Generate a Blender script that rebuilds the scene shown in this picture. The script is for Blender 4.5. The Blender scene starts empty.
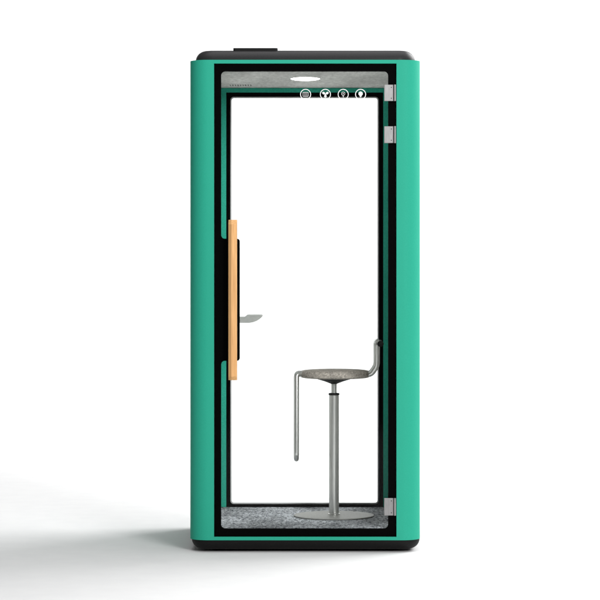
import bpy, bmesh, math
from mathutils import Vector
from mathutils.geometry import tessellate_polygon
R = math.radians
S = bpy.context.scene
COL = S.collection
D = 10.0; K = 230.0; VX = 305.0; VY = 271.0; CZ = 1.224

def wx(px, y=0.0): return (px-VX)/K*(D+y)/D
def wz(py, y=0.0): return CZ-(py-VY)/K*(D+y)/D

# ------------------------------------------------------------------ materials
def mat(name, col, rough=.5, metal=0, spec=.5, coat=0):
    m = bpy.data.materials.new(name); m.use_nodes = True
    b = m.node_tree.nodes['Principled BSDF']
    b.inputs['Base Color'].default_value = (*col, 1)
    b.inputs['Roughness'].default_value = rough
    b.inputs['Metallic'].default_value = metal
    b.inputs['Specular IOR Level'].default_value = spec
    b.inputs['Coat Weight'].default_value = coat
    return m

def tex(m, c0, c1, scale=(1,1,1), nscale=50, detail=4, lo=.35, hi=.65, bump=0, dist=.002, rough=.6, distort=0, bright=None):
    """procedural noise between two real surface colours, with optional bump"""
    nt = m.node_tree; N = nt.nodes; L = nt.links; b = N['Principled BSDF']
    tc = N.new('ShaderNodeTexCoord'); mp = N.new('ShaderNodeMapping'); mp.inputs['Scale'].default_value = scale
    nz = N.new('ShaderNodeTexNoise'); nz.inputs['Scale'].default_value = nscale
    nz.inputs['Detail'].default_value = detail; nz.inputs['Roughness'].default_value = rough; nz.inputs['Distortion'].default_value = distort
    rp = N.new('ShaderNodeValToRGB'); rp.color_ramp.elements[0].position = lo; rp.color_ramp.elements[1].position = hi
    rp.color_ramp.elements[0].color = (*c0, 1); rp.color_ramp.elements[1].color = (*c1, 1)
    L.new(tc.outputs['Object'], mp.inputs['Vector']); L.new(mp.outputs['Vector'], nz.inputs['Vector'])
    L.new(nz.outputs['Fac'], rp.inputs['Fac'])
    out = rp.outputs['Color']
    if bright:
        n2 = N.new('ShaderNodeTexNoise'); n2.inputs['Scale'].default_value = bright[0]; n2.inputs['Detail'].default_value = 3
        mp2 = N.new('ShaderNodeMapping'); mp2.inputs['Scale'].default_value = bright[3]
        L.new(tc.outputs['Object'], mp2.inputs['Vector']); L.new(mp2.outputs['Vector'], n2.inputs['Vector'])
        mr = N.new('ShaderNodeMapRange'); mr.inputs['From Min'].default_value = .35; mr.inputs['From Max'].default_value = .65
        mr.inputs['To Min'].default_value = bright[1]; mr.inputs['To Max'].default_value = bright[2]
        L.new(n2.outputs['Fac'], mr.inputs['Value'])
        mx = N.new('ShaderNodeVectorMath'); mx.operation = 'SCALE'
        L.new(out, mx.inputs[0]); L.new(mr.outputs['Result'], mx.inputs['Scale']); out = mx.outputs['Vector']
    L.new(out, b.inputs['Base Color'])
    if bump:
        bp = N.new('ShaderNodeBump'); bp.inputs['Strength'].default_value = bump; bp.inputs['Distance'].default_value = dist
        L.new(nz.outputs['Fac'], bp.inputs['Height']); L.new(bp.outputs['Normal'], b.inputs['Normal'])
    return m

M = {}
M['teal'] = tex(mat('teal_paint', (.04,.46,.31), .6, spec=.12), (.025,.368,.250), (.030,.392,.268), nscale=300, detail=2, bump=.04, dist=.0004)
M['teal_felt'] = tex(mat('teal_felt', (.02,.25,.17), .9, spec=.1), (.028,.35,.25), (.044,.46,.335), nscale=160, detail=5, bump=.3)
M['roof'] = tex(mat('dark_moulded_plastic', (.04,.04,.04), .4, spec=.10), (.027,.026,.028), (.035,.034,.035), nscale=400, detail=2, bump=.05, dist=.0004)
M['base'] = tex(mat('black_moulded_plastic', (.012,.012,.012), .55, spec=.15), (.005,.005,.005), (.008,.008,.008), nscale=400, detail=2, bump=.05, dist=.0004)
M['black'] = tex(mat('black_frame_paint', (.0015,.0015,.0015), .7, spec=.02), (.0012,.0012,.0013), (.002,.002,.002), nscale=300, detail=2)
M['rubber'] = tex(mat('black_rubber', (.01,.01,.01), .7, spec=.3), (.008,.008,.008), (.014,.014,.014), nscale=200, detail=2)
M['gasket'] = tex(mat('pale_gasket', (.6,.6,.62), .5, spec=.3), (.62,.62,.63), (.70,.70,.70), nscale=200, detail=2)
M['ceiling'] = tex(mat('grey_ceiling_felt', (.3,.3,.28), .95, spec=.05), (.52,.52,.505), (.80,.80,.78), scale=(1,.25,1), nscale=55, detail=6, lo=.3, hi=.7, bump=.3, rough=.7, bright=(6,.85,1.15,(1,.3,1)))
M['carpet'] = tex(mat('grey_carpet', (.2,.2,.2), .95, spec=.05), (.075,.085,.10), (.88,.91,.96), scale=(1,.32,1), nscale=95, detail=6, lo=.38, hi=.66, bump=.8, dist=.004, rough=.75, distort=.6, bright=(5,.55,1.35,(1,.45,1)))
M['seat'] = tex(mat('woven_seat_fabric', (.3,.26,.23), .9, spec=.1), (.25,.225,.20), (.62,.565,.51), nscale=130, detail=5, lo=.33, hi=.68, bump=.5, dist=.002, bright=(18,.85,1.15,(1,1,1)))
M['metal'] = tex(mat('brushed_steel', (.42,.42,.41), .28, .92), (.64,.64,.625), (.74,.74,.72), scale=(1,1,.05), nscale=300, detail=2)
M['plate'] = tex(mat('matt_steel', (.3,.3,.29), .5, .6), (.30,.30,.285), (.34,.34,.325), scale=(1,.2,1), nscale=120, detail=3)
M['hinge'] = tex(mat('satin_hinge_metal', (.5,.5,.5), .45, .7), (.27,.265,.265), (.32,.315,.315), scale=(1,1,.1), nscale=300, detail=2)
M['desk'] = tex(mat('grey_laminate', (.3,.3,.29), .6, spec=.3), (.42,.425,.41), (.46,.465,.45), nscale=60, detail=3)
M['decal'] = tex(mat('white_print', (.9,.9,.9), .5, spec=.2), (.90,.90,.90), (.94,.94,.94), nscale=60, detail=2)
M['floor'] = tex(mat('white_studio_paper', (.86,.86,.86), .9, spec=.1), (.71,.71,.712), (.73,.73,.73), nscale=8, detail=3)
M['ink'] = mat('dark_print', (.10,.10,.097), .8, spec=.1)

m = mat('oiled_oak', (.6,.35,.15), .55, spec=.3)
nt = m.node_tree; N = nt.nodes; L = nt.links
tc = N.new('ShaderNodeTexCoord'); mp = N.new('ShaderNodeMapping'); mp.inputs['Scale'].default_value = (60,60,2.2)
nz = N.new('ShaderNodeTexNoise'); nz.inputs['Scale'].default_value = 2.5; nz.inputs['Detail'].default_value = 6; nz.inputs['Distortion'].default_value = 1.0
rp = N.new('ShaderNodeValToRGB'); e = rp.color_ramp.elements
e[0].position = .3; e[0].color = (.66,.34,.13,1); e[1].position = .7; e[1].color = (.88,.50,.21,1)
L.new(tc.outputs['Object'], mp.inputs[0]); L.new(mp.outputs[0], nz.inputs[0]); L.new(nz.outputs['Fac'], rp.inputs[0]); L.new(rp.outputs[0], N['Principled BSDF'].inputs['Base Color'])
M['wood'] = m

m = bpy.data.materials.new('clear_glass'); m.use_nodes = True; nt = m.node_tree; N = nt.nodes; L = nt.links
N.remove(N['Principled BSDF'])
tr = N.new('ShaderNodeBsdfTransparent'); tr.inputs[0].default_value = (.985,.992,.988,1)
gl = N.new('ShaderNodeBsdfGlossy'); gl.inputs['Roughness'].default_value = .02
fr = N.new('ShaderNodeFresnel'); fr.inputs['IOR'].default_value = 1.15
mx = N.new('ShaderNodeMixShader')
L.new(fr.outputs[0], mx.inputs[0]); L.new(tr.outputs[0], mx.inputs[1]); L.new(gl.outputs[0], mx.inputs[2]); L.new(mx.outputs[0], N['Material Output'].inputs[0])
M['glass'] = m

m = bpy.data.materials.new('lit_diffuser'); m.use_nodes = True; nt = m.node_tree; N = nt.nodes
b = N['Principled BSDF']; b.inputs['Emission Color'].default_value = (1,.99,.97,1); b.inputs['Emission Strength'].default_value = 6
M['lamp'] = m

# ------------------------------------------------------------------ helpers
def link(name, bm, m, parent=None, smooth=None, bevel=0, seg=2, label=None):
    bmesh.ops.remove_doubles(bm, verts=bm.verts, dist=1e-6) if not bevel else None
    bmesh.ops.recalc_face_normals(bm, faces=bm.faces)
    me = bpy.data.meshes.new(name); bm.to_mesh(me); bm.free()
    me.materials.append(M[m])
    o = bpy.data.objects.new(name, me); COL.objects.link(o)
    if smooth is not None:
        me.shade_smooth(); me.set_sharp_from_angle(angle=R(smooth))
    if bevel:
        md = o.modifiers.new('bevel', 'BEVEL'); md.width = bevel; md.segments = seg; md.limit_method = 'ANGLE'; md.angle_limit = R(40)
    if parent: o.parent = parent
    if label: o['label'] = label
    return o

def box(bm, x0, x1, y0, y1, z0, z1):
    v = [bm.verts.new((x, y, z)) for x in (x0,x1) for y in (y0,y1) for z in (z0,z1)]
    for f in ((0,1,3,2),(4,6,7,5),(0,4,5,1),(2,3,7,6),(0,2,6,4),(1,5,7,3)): bm.faces.new([v[i] for i in f])

def plate(bm, outer, holes, a0, a1, axis='y'):
    """outline (list of 2-D points) with holes, given real thickness. axis y: points are (x,z); axis z: (x,y)"""
    P = (lambda p, a: (p[0], a, p[1])) if axis == 'y' else (lambda p, a: (p[0], p[1], a))
    loops = [outer]+list(holes)
    flat = [p for l in loops for p in l]
    tris = tessellate_polygon([[Vector((p[0], p[1], 0)) for p in l] for l in loops])
    A = [bm.verts.new(P(p, a0)) for p in flat]; B = [bm.verts.new(P(p, a1)) for p in flat]
    for t in tris:
        try:
            bm.faces.new([A[i] for i in t]); bm.faces.new([B[i] for i in reversed(t)])
        except ValueError: pass
    i = 0
    for l in loops:
        n = len(l)
        for k in range(n):
            a, b_ = i+k, i+(k+1) % n
            bm.faces.new((A[a], A[b_], B[b_], B[a]))
        i += n

def arc(cx, cy, rx, ry, a0, a1, n=8): return [(cx+rx*math.cos(R(a0+(a1-a0)*k/n)), cy+ry*math.sin(R(a0+(a1-a0)*k/n))) for k in range(n+1)]
def rrect(x0, x1, y0, y1, r, n=8):
    return arc(x1-r, y0+r, r, r, -90, 0, n)+arc(x1-r, y1-r, r, r, 0, 90, n)+arc(x0+r, y1-r, r, r, 90, 180, n)+arc(x0+r, y0+r, r, r, 180, 270, n)

def loft(bm, rings, cap=True):
    vs = [[bm.verts.new(p) for p in r] for r in rings]; n = len(vs[0])
    for a, b_ in zip(vs, vs[1:]):
        for k in range(n): bm.faces.new((a[k], a[(k+1) % n], b_[(k+1) % n], b_[k]))
    if cap: bm.faces.new(vs[0]); bm.faces.new(vs[-1])

def revolve(bm, cx, cy, prof, n=64):
    rings = [[(cx+r*math.cos(2*math.pi*k/n), cy+r*math.sin(2*math.pi*k/n), z) for k in range(n)] for r, z in prof]
    loft(bm, rings)

def fillet(pts, r, n=8):
    out = [Vector(pts[0])]
    for i in range(1, len(pts)-1):
        p, a, b_ = Vector(pts[i]), Vector(pts[i-1]), Vector(pts[i+1])
        rr = r[i-1] if isinstance(r, (list, tuple)) else r
        da, db = (a-p).normalized(), (b_-p).normalized()
        ang = da.angle(db); t = min(rr/math.tan(ang/2), (a-p).length*.49, (b_-p).length*.49)
        s, e = p+da*t, p+db*t
        rad = t*math.tan(ang/2); c = p+(da+db).normalized()*(rad/math.sin(ang/2))
        for k in range(n+1):
            q = (s-c).lerp(e-c, k/n); q.normalize(); out.append(c+q*rad)
    out.append(Vector(pts[-1])); return out

def tube(bm, path, r, n=20):
    path = [Vector(p) for p in path]
    t0 = (path[1]-path[0]).normalized(); up = Vector((0,1,0)) if abs(t0.y) < .9 else Vector((1,0,0))
    u = t0.cross(up).normalized(); rings = []
    for i, p in enumerate(path):
        t = ((path[min(i+1, len(path)-1)]-path[max(i-1, 0)])).normalized()
        u = (u-t*u.dot(t)).normalized(); v = t.cross(u)
        rings.append([p+(u*math.cos(2*math.pi*k/n)+v*math.sin(2*math.pi*k/n))*r for k in range(n)])
    loft(bm, rings)

def empty(name, loc, label, cat):
    o = bpy.data.objects.new(name, None); COL.objects.link(o); o.location = loc; o.empty_display_size = .2
    o['label'] = label; o['category'] = cat; return o

# ------------------------------------------------------------------ setting: white studio sweep
bm = bmesh.new()
N_ = 24; XW = 9
prof = [(-14, 0), (-6, 0), (0, 0), (6.0, 0)]
v = [[bm.verts.new((x, y, z)) for x in (-XW, XW)] for y, z in prof]
for a, b_ in zip(v, v[1:]): bm.faces.new((a[0], a[1], b_[1], b_[0]))
o = link('floor', bm, 'floor', smooth=60); o['kind'] = 'structure'
bm = bmesh.new(); RR = 2.5
prof = [(6.0+RR*math.sin(R(90*k/N_)), RR-RR*math.cos(R(90*k/N_))) for k in range(N_+1)]+[(6.0+RR, 7.5)]
v = [[bm.verts.new((x, y, z)) for x in (-XW, XW)] for y, z in prof]
for a, b_ in zip(v, v[1:]): bm.faces.new((a[0], a[1], b_[1], b_[0]))
o = link('backdrop', bm, 'floor', smooth=60); o['kind'] = 'structure'

# ------------------------------------------------------------------ the booth
B = empty('phone_booth', (0,0,0), 'teal green phone booth with clear glass door and long wooden handle, black roof and base', 'phone booth')
XO0, XO1 = wx(190.2,.07), wx(420,.07)          # outer faces
XI0, XI1 = wx(214), wx(396.5)          # front opening of the shell
ZT, ZB = wz(59.8), wz(540.3)
ZIT, ZIB = wz(63.4), wz(537)
DEP = 1.0; CR = .082

bm = bmesh.new()                        # shell: two rounded side panels, thin lips above and below
WI = .412
L_ = [(-WI, .05), (XI0, .05), (XI0, 0)]+arc(XO0+CR, CR, CR, CR, -90, -180, 16)+arc(XO0+CR, DEP-CR, CR, CR, 180, 90, 16)+[(-WI, DEP)]
R_ = [(WI, .05), (XI1, .05), (XI1, 0)]+arc(XO1-CR, CR, CR, CR, -90, 0, 16)+arc(XO1-CR, DEP-CR, CR, CR, 0, 90, 16)+[(WI, DEP)]
plate(bm, L_, [], ZB, ZT, 'z'); plate(bm, R_, [], ZB, ZT, 'z')
for za, zb in ((ZIT, ZT), (ZB, ZIB)):
    plate(bm, [(XI0, 0), (XI1, 0), (XI1, .05), (WI, .05), (WI, DEP), (-WI, DEP), (-WI, .05), (XI0, .05)], [], za, zb, 'z')
shell = link('shell', bm, 'teal', B, smooth=30, bevel=.004, seg=3)

def rounded_slab(x0, x1, y0, y1, zflat, zend, r, inset):
    rings = []
    n = 10
    for k in range(n+1):
        t = R(90*k/n); ins = inset*(1-math.cos(t)); z = zflat+(zend-zflat)*math.sin(t)
        rings.append([(p[0], p[1], z) for p in rrect(x0+ins, x1-ins, y0+ins, y1-ins, max(r-ins, .01), 12)])
    bm = bmesh.new(); loft(bm, rings); return bm
roof = link('roof', rounded_slab(wx(195.3,.07), wx(415.3,.07), .02, DEP-.02, ZT+.0005, wz(50.3, .05), .08, .045), 'roof', B, smooth=40)
bm = bmesh.new(); y_ = .048
plate(bm, rrect(wx(233.2,y_), wx(277.6,y_), y_, .45, .008, 4), [], wz(54,y_), wz(48,y_), 'z')
link('roof_vent_box', bm, 'base', roof, bevel=.002)
base = link('base', rounded_slab(XO0+.006, XO1-.001, .002, DEP-.002, ZB-.0005, .010, .085, .042), 'base', B, smooth=40)
for x in (-.38, .38):
    for y in (.12, .88):
        bm = bmesh.new(); revolve(bm, x, y, [(.03,0), (.032,.002), (.032,.012)], 32); link('foot', bm, 'rubber', base, smooth=30)

# inner lining
WL, WR = -.4045, .4045
ZF = wz(529); ZC = wz(71)
YB = .93
bm = bmesh.new(); box(bm, -WI+.0005, WL, .0515, DEP-.01, ZIB+.001, ZIT-.001); link('side_wall', bm, 'ceiling', B)
bm = bmesh.new(); box(bm, WR, WI-.0005, .0515, DEP-.01, ZIB+.001, ZIT-.001); link('side_wall', bm, 'ceiling', B)
bm = bmesh.new(); box(bm, WL+.0005, WR-.0005, .0515, DEP-.012, ZC+.0005, ZIT-.001); ceil = link('ceiling_panel', bm, 'ceiling', B)
bm = bmesh.new(); box(bm, WL+.0005, WR-.0005, .0515, DEP-.012, ZIB+.001, ZF-.0005); link('floor_carpet', bm, 'carpet', B)

# ceiling light, flush oval diffuser with thin trim ring
lx, ly = wx(305.3, .40), .40
def oval(rx, ry, n=48): return [(lx+rx*math.cos(2*math.pi*k/n), ly+ry*math.sin(2*math.pi*k/n)) for k in range(n)]
bm = bmesh.new(); plate(bm, oval(.070,.090), [oval(.0665,.0865)], ZC-.001, ZC, 'z'); cl = link('ceiling_light', bm, 'hinge', ceil)
bm = bmesh.new(); loft(bm, [[(p[0], p[1], ZC-h) for p in oval(.0664*f, .0864*f)] for f, h in ((1,.0002), (.995,.0012), (.93,.0026), (.8,.0042), (.6,.0056), (.35,.0064), (.1,.0067))])
link('diffuser', bm, 'lamp', cl, smooth=60)
# small row of dark slots in the ceiling near the left rear
bm = bmesh.new()
for k in range(9):
    cx = wx(230.5+k*2.55, .78); ww = [.003,.0035,.0028,.004,.003,.0026,.0038,.003,.0036][k]
    plate(bm, rrect(cx-ww/2, cx+ww/2, .73, .80, ww*.45, 2), [], ZC-.0015, ZC-.0002, 'z')
link('vent_slot_row', bm, 'ink', ceil)

# rear wall: teal header, black window frame, pale gasket and pane
zt = wz(92.5, YB); zh = ZC-.0005
fx0, fx1 = wx(226.3, YB), wx(383.2, YB)
bm = bmesh.new(); plate(bm, [(WL+.0005, ZF+.0003), (fx0-.0003, ZF+.0003), (fx0-.0003, zt), (fx1+.0003, zt), (fx1+.0003, ZF+.0003), (WR-.0005, ZF+.0003), (WR-.0005, zh), (WL+.0005, zh)], [], YB, YB+.05)
link('rear_wall', bm, 'teal_felt', B)
ox0, ox1, oz0, oz1 = wx(230.3,YB), wx(378.8,YB), wz(504.2,YB), wz(96.7,YB)
bm = bmesh.new()
plate(bm, [(fx0, ZF+.0003), (fx1, ZF+.0003), (fx1, zt-.0003), (fx0, zt-.0003)], [rrect(ox0, ox1, oz0, oz1, .016, 6)], YB+.001, YB+.045)
rw = link('rear_window', bm, 'black', B)
bm = bmesh.new(); g = .0055
plate(bm, rrect(ox0-.002, ox1+.002, oz0-.002, oz1+.002, .018, 6), [rrect(ox0+g, ox1-g, oz0+g, oz1-g, .012, 6)], YB+.012, YB+.020)
link('gasket', bm, 'gasket', rw)
bm = bmesh.new(); box(bm, ox0-.012, ox1+.012, YB+.021, YB+.027, oz0-.012, oz1+.012); link('pane', bm, 'glass', rw)

# glass door
door = None
dx0, dx1, dz0, dz1 = wx(221), wx(388.3), wz(529), wz(71)
bm = bmesh.new()
plate(bm, [(XI0+.0008, ZIB+.0008), (XI1-.0008, ZIB+.0008), (XI1-.0008, ZIT-.0008), (XI0+.0008, ZIT-.0008)], [rrect(dx0, dx1, dz0, dz1, .018, 8)], .012, .030)
link('door_frame', bm, 'black', B, bevel=.0015)
bm = bmesh.new(); box(bm, dx0-.014, dx1+.014, .0305, .0385, dz0-.014, dz1+.014)
door = link('glass_door', bm, 'glass', B)
# lock plate with flared fillets
px0, px1 = dx0-.004, wx(239.6); pz0, pz1 = wz(361), wz(238.6); r = .015
sw = dx0+.0006
pl = [(px0, pz0-r), (sw, pz0-r)]+arc(sw+r, pz0-r, r, r, 180, 90, 6)+arc(px1-.012, pz0+.012, .012, .012, -90, 0, 6)+arc(px1-.012, pz1-.012, .012, .012, 0, 90, 6)+arc(sw+r, pz1+r, r, r, 270, 180, 6)+[(px0, pz1+r)]
bm = bmesh.new(); plate(bm, pl, [], .0095, .0302); lp = link('lock_plate', bm, 'black', door, bevel=.001)
# wooden pull bar: chamfered long grip with sloping ends
hx0, hx1 = wx(228.2,-.05), wx(237,-.05); hz0, hz1 = wz(380.3,-.05), wz(219.7,-.05)
yf, yb = -.062, -.024; c = .0085; ce = .022
def sec(z, f, shrink=0.0):   # cross-section with left and right front chamfers
    y0 = yf+f
    return [(hx0, yb, z), (hx1, yb, z), (hx1, y0+c*.8, z), (hx1-c*.55, y0+.0005, z), (hx0+c*1.6, y0, z), (hx0+.0006, y0+c*1.5, z)]
bm = bmesh.new(); loft(bm, [sec(hz0, .020), sec(hz0+ce*.75, 0), sec(hz1-ce*.9, 0), sec(hz1, .022)])
hd = link('door_handle', bm, 'wood', door, bevel=.0012, seg=3)
hc = (hx0+hx1)/2
for zz in (hz0+.09, hz1-.09):
    bm = bmesh.new(); tube(bm, [(hc, yb-.001, zz), (hc, .0095, zz)], .0085); link('standoff', bm, 'metal', hd, smooth=40)
# hinges
for (y0_, y1_) in ((101, 84.6), (143, 126.2), (515.6, 498.2)):
    bm = bmesh.new(); box(bm, wx(384.2), wx(393.2), .002, .0118, wz(y0_), wz(y1_))
    h = link('hinge', bm, 'hinge', door, bevel=.0015)
    bm = bmesh.new(); tube(bm, [(wx(394.9), .004, wz(y0_)), (wx(394.9), .004, wz(y1_))], .0062, 16); link('knuckle', bm, 'hinge', h, smooth=40)
    for zz in (wz(y0_)+.012, wz(y1_)-.012):
        bm = bmesh.new()
        ring = [[(wx(391.4)+q*math.cos(2*math.pi*k/12), yy, zz+q*math.sin(2*math.pi*k/12)) for k in range(12)] for q, yy in ((.0022,.0025), (.0022,.0012))]
        loft(bm, ring)
        link('screw', bm, 'rubber', h)
# printed pictograms on the glass
def disc(cx, cz, r, n=24): return [(cx+r*math.cos(2*math.pi*k/n), cz+r*math.sin(2*math.pi*k/n)) for k in range(n)]
y0_, y1_ = .0285, .0300
def icon(px, draw):
    cx, cz = wx(px, .03), wz(94.4, .03); bm = bmesh.new(); r = 5.45/K
    plate(bm, disc(cx, cz, r, 48), [disc(cx, cz, r-.0032, 48)], y0_, y1_)
    draw(bm, cx, cz); link('pictogram', bm, 'decal', door)
def i_screen(bm, cx, cz):
    plate(bm, rrect(cx-.0125, cx+.0125, cz-.009, cz+.010, .004, 3), [rrect(cx-.0112, cx+.0112, cz-.0076, cz+.0086, .003, 3)], y0_, y1_)
    for k in (-1, 0, 1): box(bm, cx+k*.0056-.0006, cx+k*.0056+.0006, y0_, y1_, cz-.0066, cz+.0076)
def i_fan(bm, cx, cz):
    for a in (150, 30, 270):
        ux, uz = math.cos(R(a)), math.sin(R(a)); pts = []
        for p in arc(.0088, 0, .0066, .0052, 0, 345, 14): pts.append((cx+p[0]*ux-p[1]*uz, cz+.001+p[0]*uz+p[1]*ux))
        plate(bm, pts, [], y0_, y1_)
    plate(bm, disc(cx, cz+.001, .0026), [], y0_+.0002, y1_-.0002)
def i_pin(bm, cx, cz):
    plate(bm, disc(cx, cz+.003, .0082), [disc(cx, cz+.003, .0068)], y0_, y1_)
    plate(bm, disc(cx, cz+.003, .0022), [], y0_, y1_)
    box(bm, cx-.0013, cx+.0013, y0_, y1_, cz-.0135, cz-.0056)
def i_bulb(bm, cx, cz):
    plate(bm, arc(cx, cz+.003, .0095, .0095, -60, 240, 20)+[(cx-.0036, cz-.009), (cx+.0036, cz-.009)], [], y0_, y1_)
    box(bm, cx-.003, cx+.003, y0_, y1_, cz-.0125, cz-.0102)
icon(305.6, i_screen); icon(325.4, i_fan); icon(343.2, i_pin); icon(360.6, i_bulb)

# small desk fixed to the left wall
bm = bmesh.new(); yd = .5; q = lambda px, py: (wx(px, yd), wz(py, yd))
pts = [(WL+.0005, wz(317.4, yd)), q(244.0, 317.4), q(245.2, 316.9), q(246.4, 315.4), q(247.5, 315.1), q(261.0, 315.1), q(262.1, 315.8), q(262.0, 316.8), q(260.2, 318.3), q(257.5, 320.0), q(254, 321.3), q(250.5, 321.9), (WL+.0005, wz(322, yd))]
plate(bm, pts, [], .32, .68)
link('desk', bm, 'desk', B, smooth=35, bevel=.0015)

# ------------------------------------------------------------------ the stool
YS = .53; ks = K*D/(D+YS)
sx = lambda px: (px-334)/ks
sz = lambda py: wz(py, YS)-ZF
ST = empty('swivel_stool', (wx(334, YS), YS, ZF), 'swivel stool with round grey fabric seat, steel footrest loop and low backrest inside the booth', 'stool')
bm = bmesh.new(); revolve(bm, 0, 0, [(.182,.0006), (.184,.002), (.184,.004), (.1825,.0055), (.03,.0085), (.0,.0085)][:5], 96); link('base_plate', bm, 'plate', ST, smooth=40)
rc = 4.95/ks
bm = bmesh.new(); revolve(bm, 0, 0, [(rc+.005,.0045), (rc+.005,.011), (rc,.014), (rc, sz(395.2))], 48); col = link('column', bm, 'metal', ST, smooth=40)
bm = bmesh.new(); revolve(bm, 0, 0, [(rc,sz(395)), (rc+.0022, sz(394.8)), (rc+.0022, sz(393.4)), (rc-.002, sz(393))], 48); link('collar', bm, 'rubber', col, smooth=40)
bm = bmesh.new(); revolve(bm, 0, 0, [(.0125, sz(393)), (.0125, sz(382))], 32); link('gas_lift', bm, 'metal', ST, smooth=40)
so = sx(335)
prof = []
seatR = .1625
z0, z1 = sz(378.3), sz(369.6); ze = sz(374.0); 
for k in range(0, 49):
    t = -90+180*k/48
    cr, srr = math.cos(R(t)), math.sin(R(t))
    # flattened, puffed cushion section
    rr = seatR*abs(cr)**.30 if k not in (0, 48) else .02
    zz = ze+(z1-ze)*abs(srr)**.6 if srr > 0 else ze-(ze-z0)*abs(srr)**.45
    prof.append((rr, zz))
bm = bmesh.new(); revolve(bm, so, 0, prof, 96); seat = link('seat', bm, 'seat', ST, smooth=80)
bm = bmesh.new(); revolve(bm, so, 0, [(seatR-.0005, ze-.0035), (seatR+.0016, ze-.002), (seatR+.0016, ze+.000), (seatR-.0005, ze+.0015)], 96); link('piping', bm, 'seat', seat, smooth=60)
bm = bmesh.new(); revolve(bm, 0, 0, [(.012, sz(384)), (.018, sz(383.4)), (.045, sz(381.2)), (.078, sz(379.0)), (.084, sz(378.2)), (.08, sz(376.5))], 64); link('seat_bracket', bm, 'rubber', ST, smooth=60)
# footrest loop
fxx = sx(296.5); hw = .10
bm = bmesh.new()
zt_ = sz(373.6); zb_ = sz(457.6)
tube(bm, fillet([(sx(312), -.03, sz(375.0)), (sx(304), -.04, zt_), (fxx, -.06, zt_-.001), (fxx, -hw, zb_), (fxx, hw, zb_), (fxx, .06, zt_-.001), (sx(304), .04, zt_), (sx(312), .03, sz(375.0))], [.03,.014,.028,.028,.014,.03], 8), .0122)
link('footrest', bm, 'metal', ST, smooth=60)
# backrest
bx_ = sx(376.6)
bm = bmesh.new()
hb = .075
half = [(bx_, hb, sz(341.6)), (bx_, .062, sz(365.5)), (sx(371.2), .05, sz(373.4)), (sx(363), .04, sz(374.8)), (sx(350), .03, sz(375))]
pts = [(x, -y, z) for x, y, z in half[::-1]]+half
pts = pts[:4]+[(bx_, -hb, sz(341.6)), (bx_, hb, sz(341.6))]+half[1:]
tube(bm, fillet(pts, [.03, .03, .05, .012, .012, .05, .03, .03], 8), .0122)
bk = link('backrest', bm, 'metal', ST, smooth=60)
bm = bmesh.new(); tube(bm, [(sx(380), -hb-.02, sz(343.2)), (sx(380), hb+.02, sz(343.2))], .0138, 28)
link('back_grip', bm, 'rubber', bk, smooth=40, bevel=.002)

# ------------------------------------------------------------------ light
def area(name, loc, target, size, sizey, power, col=(1,1,1), spread=180):
    l = bpy.data.lights.new(name, 'AREA'); l.shape = 'RECTANGLE'; l.size = size; l.size_y = sizey; l.energy = power; l.color = col; l.spread = R(spread)
    o = bpy.data.objects.new(name, l); COL.objects.link(o); o.location = loc
    o.rotation_euler = (Vector(target)-Vector(loc)).to_track_quat('-Z', 'Y').to_euler()
    return o
area('key_softbox', (4.4, 3.4, 4.8), (-.3, 0, .2), 4.8, 3.4, 620)
area('front_softbox', (2.7, -6.4, 3.6), (0, 0, .9), 2.0, 2.6, 380)
area('overhead_softbox', (.2, -.4, 5.6), (.0, -.2, 0), 4.6, 4.0, 185)
area('backdrop_light', (-2.2, 5.8, 4.8), (-1.3, 8.5, 1.6), 3.0, 1.6, 150)
area('backdrop_light', (2.2, 5.8, 4.8), (1.3, 8.5, 1.6), 3.0, 1.6, 110)

w = bpy.data.worlds.new('World'); S.world = w; w.use_nodes = True
w.node_tree.nodes['Background'].inputs[0].default_value = (1,1,1,1)
w.node_tree.nodes['Background'].inputs[1].default_value = .1

# ------------------------------------------------------------------ camera
cd = bpy.data.cameras.new('camera'); cam = bpy.data.objects.new('camera', cd); COL.objects.link(cam)
cam.location = (0, -D, CZ); cam.rotation_euler = (R(90), 0, 0)
cd.sensor_width = 36; cd.lens = 36*D/(600/K)
cd.shift_x = (300-VX)/600; cd.shift_y = (VY-300)/600
cd.clip_end = 200
S.camera = cam
S.view_settings.view_transform = 'Standard'; S.view_settings.look = 'None'; S.view_settings.gamma = 1; S.view_settings.exposure = 0
S.render.resolution_x = 1024; S.render.resolution_y = 1024
S.cycles.max_bounces = 12; S.cycles.transparent_max_bounces = 16
